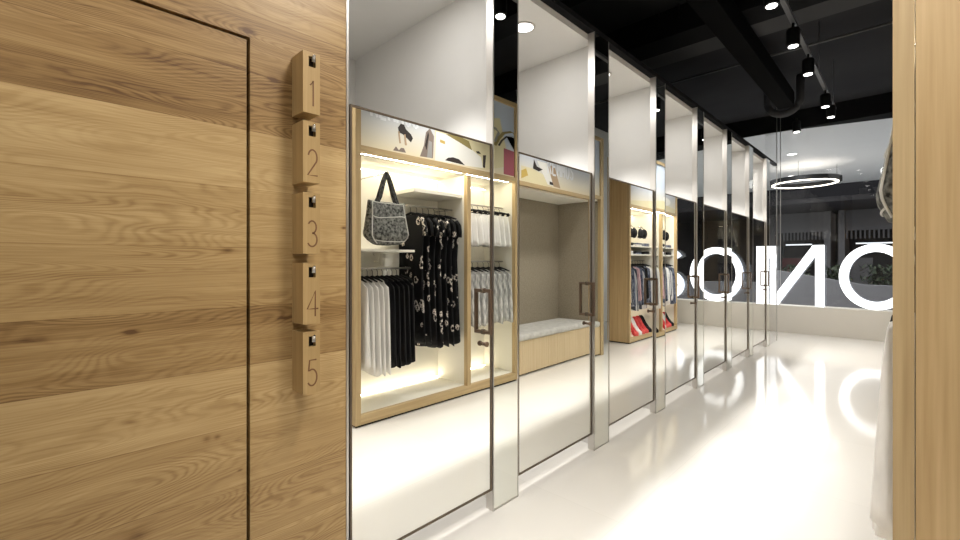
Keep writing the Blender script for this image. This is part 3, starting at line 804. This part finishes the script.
# cabinet near the window
zr5 = .42
def bikini(y, z, lab, seed):
    o = thing('bikini_top', lab, 'bikini top', P(-.02+.08, y, z), 'black bikini tops')
    b = NB()
    for s in (-1, 1):
        rings = []
        for i in range(7):
            a = i/6*PI/2; r = .085*math.cos(a)+.001
            rings.append([b.verts.new((-.055*math.sin(a)-.01, s*.082+r*math.cos(2*PI*k/16), -.12+r*1.05*math.sin(2*PI*k/16))) for k in range(16)])
        for i in range(6):
            for k in range(16): b.faces.new((rings[i][k], rings[i][(k+1)%16], rings[i+1][(k+1)%16], rings[i+1][k]))
        b.faces.new(rings[0][::-1])
    box(b, (-.012, -.17, -.20), (-.004, .17, -.16))
    bmesh.ops.recalc_face_normals(b, faces=b.faces)
    obj('cups', b, M['black_cloth'], o, smooth=True)
    b = NB(); tube(b, [(-.01, -.08, -.045), (-.004, -.01, .0), (0, 0, .004), (-.004, .01, .0), (-.01, .08, -.045)], .004, 6)
    obj('strap', b, M['black_cloth'], o)
for i, y in enumerate((4.53, 4.79, 5.16, 5.42)):
    bikini(y, .385, 'black bikini top hanging in the far cabinet, ' + ['nearest the passage', 'beside the middle post', 'just past the middle post', 'nearest the shop window'][i], i)
    b = NB(); tube(b, [P(.06, y, .385), P(XB-.016, y, .385)], .005, 8)
    part_in('display_arm', b, M['chrome'], cab3)
for bay, (a, c) in enumerate(((4.339, 4.969), (4.991, 5.614))):
    side = ['passage side', 'shop window side'][bay]
    for k, z in enumerate((.16, .07)):
        b = NB(); BX(b, .02, XB-.0152, a, c, z, z+.014)
        part_in('shelf', b, M['white_cab'], cab3, bevel=.002)
        for q in range(3):
            yy = a+(c-a)*(q+.5)/3; zz = P(0, 0, z+.014).z; pp = P(.10, yy, 0)
            t = thing('folded_clothes', '%s folded garments, %s of the %s far shelf, %s' % (['dark', 'pale', 'mixed'][(q+k) % 3], ['left', 'middle', 'right'][q], ['upper', 'lower'][k], side), 'folded clothes', (pp.x, pp.y, zz), 'folded clothes in the far cabinet')
            for e in range(2):
                b = NB(); box(b, (-.12, -.11, e*.026+.0008), (.12, .11, e*.026+.025))
                obj('folded_layer', b, [M['black_cloth'], M['white_cloth'], M['bluecloth']][(q+k+e*(q % 2)) % 3], t, bevel=.008)
    rz = .02
    rail(a, c, rz, cab3)
    seq = ['stripe', 'bluecloth', 'stripe', 'pinkcloth', 'bluecloth', 'stripe', 'black_cloth', 'bluecloth', 'white_cloth', 'stripe']
    for q in range(9):
        yy = a+.04+(c-a-.08)*q/8; m = seq[(q+bay*3) % 10]
        nm = {'stripe': 'grey striped', 'bluecloth': 'blue grey', 'pinkcloth': 'dusty pink', 'black_cloth': 'black', 'white_cloth': 'white'}[m]
        hang('hanging_shirt', '%s top on far cabinet rail, %s, %s from the passage' % (nm, side, pos[q] if q else 'first'), 'shirt', 'mixed clothes in the far cabinet',
             yy, rz, M[m], TANK, .60+.08*((q*7) % 3), .085, xc=.10, seed=100+q+20*bay, folds=6)
    rl = -.47
    for q in range(5):
        yy = a+.20+(c-a-.28)*q/4; pp = P(.06, yy, CF+.0002)
        cols = ['redcloth', 'white_cloth', 'redcloth', 'redcloth', 'black_cloth'][q]
        nm = {'redcloth': 'coral red', 'white_cloth': 'white', 'black_cloth': 'black'}[cols]
        o = thing('high_heeled_shoe', '%s high heel on far cabinet floor, %s, %s from the passage' % (nm, side, pos[q] if q else 'first'), 'shoe', pp, 'shoes on the far cabinet floor')
        b = NB()
        prism(b, [(-.12, 0), (-.06, 0), (.05, .085), (.10, .10), (.10, .15), (.06, .135), (.0, .085), (-.06, .05), (-.12, .03)], 1, -.028, .028)
        obj('upper', b, M[cols], o, bevel=.008)
        b = NB(); tube(b, [(.085, 0, .10), (.09, 0, .04), (.092, 0, 0.001)], [.014, .007, .005], 8); obj('heel', b, M[cols], o)
        o.scale = (1.25, 1.25, 1.9); o.rotation_euler = (0, 0, .5)

# ------------------------------------------------------------------ shop walls out of the direct view
b = NB(); BX(b, 1.05, 1.09, -1.5, YE, FZ, CZ); struct('wall_right', b, M['white'])
b = NB(); BX(b, -1.0, 1.05, -1.5, -1.46, FZ, CZ); struct('wall_rear', b, M['white'])
b = NB(); BX(b, -3.6, -3.56, -1.5, YE, FZ, CZ); struct('wall_far_left', b, M['black'])

# ------------------------------------------------------------------ shop window, plinth and letters
b = NB(); BX(b, -3.6, 1.05, YE, YE+.2, FZ, -.515); struct('wall_window_plinth', b, M['plinth'], bevel=.004)
GY = YE+.165
b = NB(); BX(b, -3.6, -1.128, GY, GY+.006, -.5148, 1.84); struct('window_1', b, M['glass'])
b = NB(); BX(b, -1.122, 1.05, GY, GY+.006, -.5148, 1.84); struct('window_2', b, M['glass'])
b = NB(); BX(b, -1.1278, -1.1222, GY-.001, GY+.007, -.5148, 1.80); struct('trim_11', b, M['steel'])
LY0, LY1 = (YE+.055)*D, (YE+.095)*D
lz0, lz1 = (-.5135+H)*D, (.194+H)*D
lh = lz1-lz0; sw = .085*D
def letter(name, label, build, x):
    b = NB(); SIDE[0] = True; build(b); SIDE[0] = False
    for f in b.faces:
        f.material_index = 0 if abs(f.normal.y) > .9 else 1
    bmesh.ops.translate(b, verts=b.verts, vec=(-x, -LY0, -lz0))
    o = obj(name, b, [M['letter'], M['letter_side']]); o.location = (x, LY0, lz0)
    return tag(o, label, 'sign letter', 'lit white letters in the shop window')
def lo_(b):
    r = lh/2-sw/2; cx = -.249*D; rx = .3075*D-sw/2; stroke(b, [(cx+rx*math.cos(2*PI*i/72), lz0+lh/2+r*math.sin(2*PI*i/72)) for i in range(72)], sw, 1, LY0, LY1, True)
def ln_(b):
    xr1 = -.685*D; xr0 = xr1-sw; xl0 = -1.235*D; xl1 = xl0+sw
    k = sw*1.25
    prism(b, [(xr0, lz0), (xr1, lz0), (xr1, lz1), (xr1-k, lz1), (xl1, lz0+k*1.25), (xl1, lz1), (xl0, lz1), (xl0, lz0), (xl0+k, lz0), (xr0, lz1-k*1.25)], 1, LY0, LY1)
def ls_(b):
    cx = .36*D; r = lh/4-sw/4; w = lh*.245
    up = [(cx-w*math.cos(math.radians(a)), lz1-sw/2-r+r*math.sin(math.radians(a))) for a in range(160, -91, -10)]
    # seen from inside the shop the S is back to front: its upper end points to the left
    up = [(cx-w*math.cos(math.radians(a)), lz1-sw/2-r+r*math.sin(math.radians(a))) for a in range(25, 271, 10)]
    dn = [(cx+w*1.08*math.cos(math.radians(a)), lz0+sw/2+r-r*math.sin(math.radians(a-180))*1) for a in ()]
    lo2 = [(cx-w*1.08*math.cos(math.radians(a)), lz0+sw/2+r+r*math.sin(math.radians(a))) for a in range(90, -156, -10)]
    stroke(b, up+lo2[1:], sw, 1, LY0, LY1)
letter('letter_o', 'big round white letter O standing on the window plinth', lo_, -.249*D)
letter('letter_n', 'big white letter N on the window plinth beside the last mirror pilaster', ln_, -.9*D)
letter('letter_s', 'big white letter S on the window plinth, seen only in the mirrors', ls_, .36*D)

# ------------------------------------------------------------------ ceiling services
def duct(name, label, cat, x0, x1, y0, y1, z0, z1, mat, bev=.006):
    b = NB(); BX(b, x0, x1, y0, y1, z0, z1); return tag(obj(name, b, mat, bevel=bev), label, cat)
duct('ceiling_duct', 'long black air duct running along the shop ceiling above the mirror doors', 'duct', -.895, -.767, .3, 5.05, 1.46, 1.60, M['blackduct'])
duct('ceiling_beam', 'black cross beam under the ceiling nearest the oak wall', 'beam', -3.5, 1.0, 2.30, 2.50, 1.66, 1.8195, M['black'])
duct('ceiling_beam', 'grey cross beam under the ceiling behind the first track light', 'beam', -3.5, 1.0, 3.4785, 3.70, 1.62, 1.8195, M['greybeam'])
duct('ceiling_beam', 'black cross beam right in front of the grey cross beam', 'beam', -3.5, 1.0, 3.243, 3.478, 1.62, 1.8195, M['black'])
b = NB(); tube(b, [P(-3.4, 4.4, 1.74), P(1.0, 4.4, 1.74)], .015, 10)
tag(obj('ceiling_conduit', b, M['greymetal']), 'thin grey conduit crossing the dark ceiling', 'pipe')
for k, (x, y) in enumerate(((-1.30, 3.22), (-1.16, 3.22))):
    b = NB(); tube(b, [P(x, y, 1.72), P(x, y, 1.8195)], .008, 8)
    tag(obj('hanger_rod', b, M['blackmetal']), 'thin black rod hanging in front of the doubled cross beam, ' + ['farther left', 'nearer the duct'][k], 'rod', 'rods by the cross beam')
# elbow of flexible duct
b = NB(); ec = P(-.886, 5.25, 1.60)
pts = [ec+Vector((.22*math.cos(a), .0, .22*math.sin(a))) for a in [PI+PI*i/14 for i in range(15)]]
tube(b, [pts[0]+Vector((0, 0, .34))]+pts+[pts[-1]+Vector((0, 0, .34))], .055, 14)
tag(obj('duct_elbow', b, M['greybeam'], smooth=True), 'curved dark duct elbow hanging near the shop window', 'duct')

# track with spotlights
TX = -.485
b = NB(); BX(b, TX-.012, TX+.012, 1.6, 5.2, 1.40, 1.42)
for y in (1.8, 3.0, 4.2, 5.1): tube(b, [P(TX, y, 1.42), P(TX, y, 1.819)], .004, 6)
tag(obj('light_track', b, M['greymetal']), 'long dark lighting track hanging under the black ceiling', 'light track')
def spot(x, y, zb, label, tilt=.0, energy=0, yaw=0, track=True, aim=None):
    c = P(x, y, zb)
    t = thing('track_spotlight', label, 'spotlight', c, 'black track spotlights')
    b = NB(); tube(b, [(0, 0, .002), (0, 0, .02), (0, 0, .15), (0, 0, .165)], [.052, .056, .056, .048], 20)
    can = obj('can', b, M['blackmetal'], t, smooth=False)
    b = NB(); tube(b, [(0, 0, -.004), (0, 0, .001)], .039, 20); obj('lens', b, M['lamp'], t)
    b = NB(); tube(b, [(0, 0, .16), (0, 0, (1.40-zb)*D)], .012, 8); obj('stem', b, M['blackmetal'], t)
    if energy:
        sp = bpy.data.lights.new('track_spot', 'SPOT'); sp.energy = energy; sp.spot_size = math.radians(105); sp.spot_blend = .8
        sp.shadow_soft_size = .06; sp.color = (1, .972, .93)
        lo = bpy.data.objects.new('track_spot_lamp', sp); COL.objects.link(lo); lo.location = c-Vector((0, 0, .02))
        if aim is not None:
            lo.rotation_euler = (Vector(aim)-lo.location).to_track_quat('-Z', 'Y').to_euler()
    return t
sy = [2.58, 3.15, 3.69, 4.56, 4.92]
lab = ['black spotlight on the track, topmost at the edge of the picture', 'black spotlight on the track with its whole can in view', 'black spotlight on the track, third, below the one with its can in view',
       'black spotlight on the track, fourth, above the window header', 'black spotlight on the track, last before the window header']
for y, l_ in zip(sy, lab): spot(TX, y, 1.265, l_, energy=38)
spot(-.78, 5.25, 1.265, 'small spotlight left of the track near the window header', energy=90, aim=tuple(P(-.8, 6.3, FZ+.2)))
# unseen fittings added for the extra spots, above and behind the photographer
for k, (x, y) in enumerate(((TX, 1.72), (.25, 1.1), (.15, .2), (-.3, .75), (-.3, -.3))):
    spot(x, y, 1.265, 'unseen black ceiling spotlight above the photographer, ' + ['at the near end of the track', 'over the cabinet corner', 'over the open floor', 'facing the number blocks', 'facing the hidden door'][k], energy=0)
def lamp(x, y, e, aim, size=70, blend=.9, soft=.12, col=(1, .968, .925)):  # spots added to brighten oak wall, floor, cabinets and plinth
    sp = bpy.data.lights.new('added_spot', 'SPOT'); sp.energy = e; sp.spot_size = math.radians(size); sp.spot_blend = blend
    sp.shadow_soft_size = soft; sp.color = col
    lo = bpy.data.objects.new('added_spot_lamp', sp); COL.objects.link(lo); lo.location = P(x, y, 1.255)
    lo.rotation_euler = (P(*aim)-lo.location).to_track_quat('-Z', 'Y').to_euler()
lamp(-.3, .75, 165, (-1.0, .28, -.40), 100, soft=.25)
lamp(-.3, -.3, 100, (-1.0, -.1, -.45), 100, soft=.25)
lamp(.25, 1.1, 65, (-.5, 1.5, FZ), 110)
lamp(TX-.02, 1.72, 140, (.1, 1.62, -.15), 85)  # this and the next two: added wash on cabinets and bench
lamp(TX-.02, 2.60, 70, (.1, 2.9, -.3), 85)
lamp(TX-.02, 4.56, 80, (.05, 4.95, -.3), 85)
lamp(.15, .2, 200, (.1, 1.16, -.4), 110)
lamp(-.2, 4.7, 125, (-.3, 6.3, -.7), 95)  # no fitting here, added to brighten the window plinth
lamp(-.75, 4.9, 90, (-.9, 6.3, -.7), 95)  # second added plinth lamp, also without a fitting

# header outside the glass, mall beyond
b = NB(); prism(b, [(-3.6*D, (GY+.01)*D), (1.1*D, (GY+.01)*D), (1.1*D, 7.03*D), (-.12*D, 6.73*D), (-1.15*D, 6.48*D), (-3.6*D, (GY+.012)*D)], 2, (1.6+H)*D, (1.84+H)*D)
struct('ceiling_window_header', b, M['black'])
b = NB(); prism(b, [(-8*D, (GY+.012)*D), (-3.6*D, (GY+.012)*D), (-1.15*D, 6.481*D), (-.12*D, 6.731*D), (1.1*D, 7.031*D), (6*D, 7.031*D), (6*D, 11.6*D), (-8*D, 11.6*D)], 2, (1.6+H)*D, (1.9+H)*D)
struct('ceiling_mall', b, M['mallwhite'])
b = NB(); BX(b, -8, 6, 11.61, 15, 1.25, 1.35); struct('ceiling_mall_far', b, M['malldark'])
b = NB(); BX(b, -8, 6, YE+.2005, 15, FZ-.06, FZ-.001); struct('floor_mall', b, M['mallfloor'])
b = NB(); BX(b, -8, 6, 14.8, 15, FZ, 1.25); struct('wall_mall_far', b, M['malldark'])
b = NB(); BX(b, -8.1, -8, 6.5, 15, FZ, 1.6); struct('wall_mall_left', b, M['malldark'])
b = NB(); BX(b, 6, 6.1, 6.5, 15, FZ, 1.6); struct('wall_mall_right', b, M['malldark'])
# shopfronts across the mall
sx = [-6.6, -5.2, -3.9, -2.6, -1.2, .3]
for k in range(5):
    x0, x1 = sx[k], sx[k+1]-.15
    t = thing('shopfront', 'dim shop front across the mall, ' + ['far left', 'second from left', 'middle one behind the letter N', 'behind the letter O', 'far right'][k], 'shop front', P((x0+x1)/2, 13.9, FZ), 'shop fronts across the mall')
    b = NB(); BX(b, x0, x0+.12, 13.6, 14.7, FZ, 1.235); part_in('pillar', b, M['mall'], t); b = NB(); BX(b, x1-.12, x1, 13.6, 14.7, FZ, 1.235); part_in('pillar', b, M['mall'], t)
    b = NB(); BX(b, x0+.12, x1-.12, 13.7, 13.75, .75, 1.235); part_in('fascia', b, M['mall'], t)
    b = NB()
    for q in range(14): 
        xx = x0+.14+(x1-x0-.3)*q/13; BX(b, xx, xx+.03, 13.66, 13.69, .55, .75)
    part_in('grille', b, M['mall'], t)
    b = NB(); BX(b, x0+.2, x0+.6, 14.0, 14.05, FZ+.2, .1); part_in('display_panel', b, M['redshop'] if k % 2 else M['mall'], t)
    b = NB(); BX(b, x0+.3, x1-.4, 13.9, 13.93, .43, .46); part_in('light_strip', b, shopglow('shop_strip%d' % k, (.9, .95, 1), 1.2), t)
# balustrade wall and planting in the mall
b = NB()
prism(b, [(-7*D, (FZ+H)*D), (4*D, (FZ+H)*D), (4*D, (-.42+H)*D), (-.5*D, (-.36+H)*D), (-3.0*D, (.10+H)*D), (-7*D, (.30+H)*D)], 1, 9.2*D, 9.35*D)
tag(obj('ramp_wall', b, M['mall']), 'low grey ramp wall in the mall behind the letters', 'low wall')
for k in range(5):
    px_ = P(-2.6+.56*k, 9.95, FZ)
    t = thing('shrub', 'dark green shrub behind the ramp wall, ' + ['leftmost', 'second from left', 'middle', 'second from right', 'rightmost'][k], 'shrub', px_, 'shrubs behind the ramp wall')
    rnd = random.Random(k); b = NB()
    for q in range(150):
        a = rnd.uniform(0, 2*PI); r = .38*math.sqrt(rnd.random()); z = rnd.uniform(.75, 1.25)+.0
        c = Vector((r*math.cos(a), r*math.sin(a), z)); d = Vector((rnd.uniform(-1, 1), rnd.uniform(-1, 1), rnd.uniform(.2, 1))).normalized(); s = d.cross(Vector((0, 0, 1))).normalized()*.035
        b.faces.new([b.verts.new(v) for v in (c-d*.09, c+s, c+d*.09, c-s)])
    obj('foliage', b, M['leaf'], t)
    b = NB(); tube(b, [(0, 0, .5), (0, 0, 1.0)], .03, 8); obj('stem', b, M['groove'], t)
    b = NB(); tube(b, [(0, 0, 0.0), (0, 0, .5)], [.26, .32], 18); obj('pot', b, M['mall'], t)
# ring lamp
rc = P(-1.24, 9.02, 1.30)
t = thing('ring_lamp', 'large round black ring lamp with glowing underside hanging in the mall', 'hanging lamp', rc)
def ringpts(r, n=64): return [(r*math.cos(2*PI*i/n), r*math.sin(2*PI*i/n)) for i in range(n)]
b = NB(); stroke(b, ringpts(.75), .10, 2, .0, .11, True); obj('ring_frame', b, M['blackmetal'], t)
b = NB(); stroke(b, ringpts(.71), .045, 2, -.02, -.001, True); obj('light_ring', b, M['ringled'], t)
b = NB()
for k in range(3):
    a = 2*PI*k/3+.5; tube(b, [(.75*math.cos(a), .75*math.sin(a), .1), (.75*math.cos(a), .75*math.sin(a), .3*D)], .004, 6)
obj('cable', b, M['blackmetal'], t)
al = bpy.data.lights.new('ring_light', 'POINT'); al.energy = 60; al.shadow_soft_size = .5; al.color = (1, .92, .8)
lo = bpy.data.objects.new('ring_light', al); COL.objects.link(lo); lo.location = rc-Vector((0, 0, .4))
# mall downlights
for k, (x, y) in enumerate(((-1.557, 9.97), (-1.238, 7.944), (.9, 9.8), (1.6, 8.4), (-3.0, 8.4), (-4.2, 10.0))):
    c = P(x, y, 1.6)
    t = thing('mall_downlight', 'round downlight in the white mall ceiling, ' + ['left of the ring lamp and farther back', 'just above the ring lamp', 'right of the ring lamp', 'far right', 'second from left', 'far left'][k], 'ceiling light', c, 'downlights in the mall ceiling')
    b = NB(); tube(b, [(0, 0, -.006), (0, 0, -.001)], .10, 20); obj('lens', b, M['lampsoft'], t)
    b = NB(); stroke(b, [(.105*math.cos(2*PI*q/20), .105*math.sin(2*PI*q/20)) for q in range(20)], .02, 2, -.01, -.0005, True); obj('trim_ring', b, M['mallwhite'], t)
    sp = bpy.data.lights.new('mall_spot', 'AREA'); sp.shape = 'DISK'; sp.size = .2; sp.energy = 95; sp.color = (.95, .98, 1)
    lo = bpy.data.objects.new('mall_spot', sp); COL.objects.link(lo); lo.location = c-Vector((0, 0, .02))

# ------------------------------------------------------------------ camera, world
cam = bpy.data.cameras.new('camera'); cam.lens = 444/960*36; cam.sensor_width = 36; cam.shift_y = -8/960
cam.clip_start = .02; cam.clip_end = 100
co = bpy.data.objects.new('camera', cam); COL.objects.link(co); S.camera = co
co.location = (0, 0, H*D); co.rotation_euler = (PI/2, 0, math.radians(43.95))
w = bpy.data.worlds.new('world'); S.world = w; w.use_nodes = True
w.node_tree.nodes['Background'].inputs[0].default_value = (.05, .05, .055, 1); w.node_tree.nodes['Background'].inputs[1].default_value = .5
S.view_settings.view_transform = 'Standard'; S.view_settings.look = 'None'; S.view_settings.gamma = 1; S.view_settings.use_curve_mapping = False
S.view_settings.exposure = 0.0
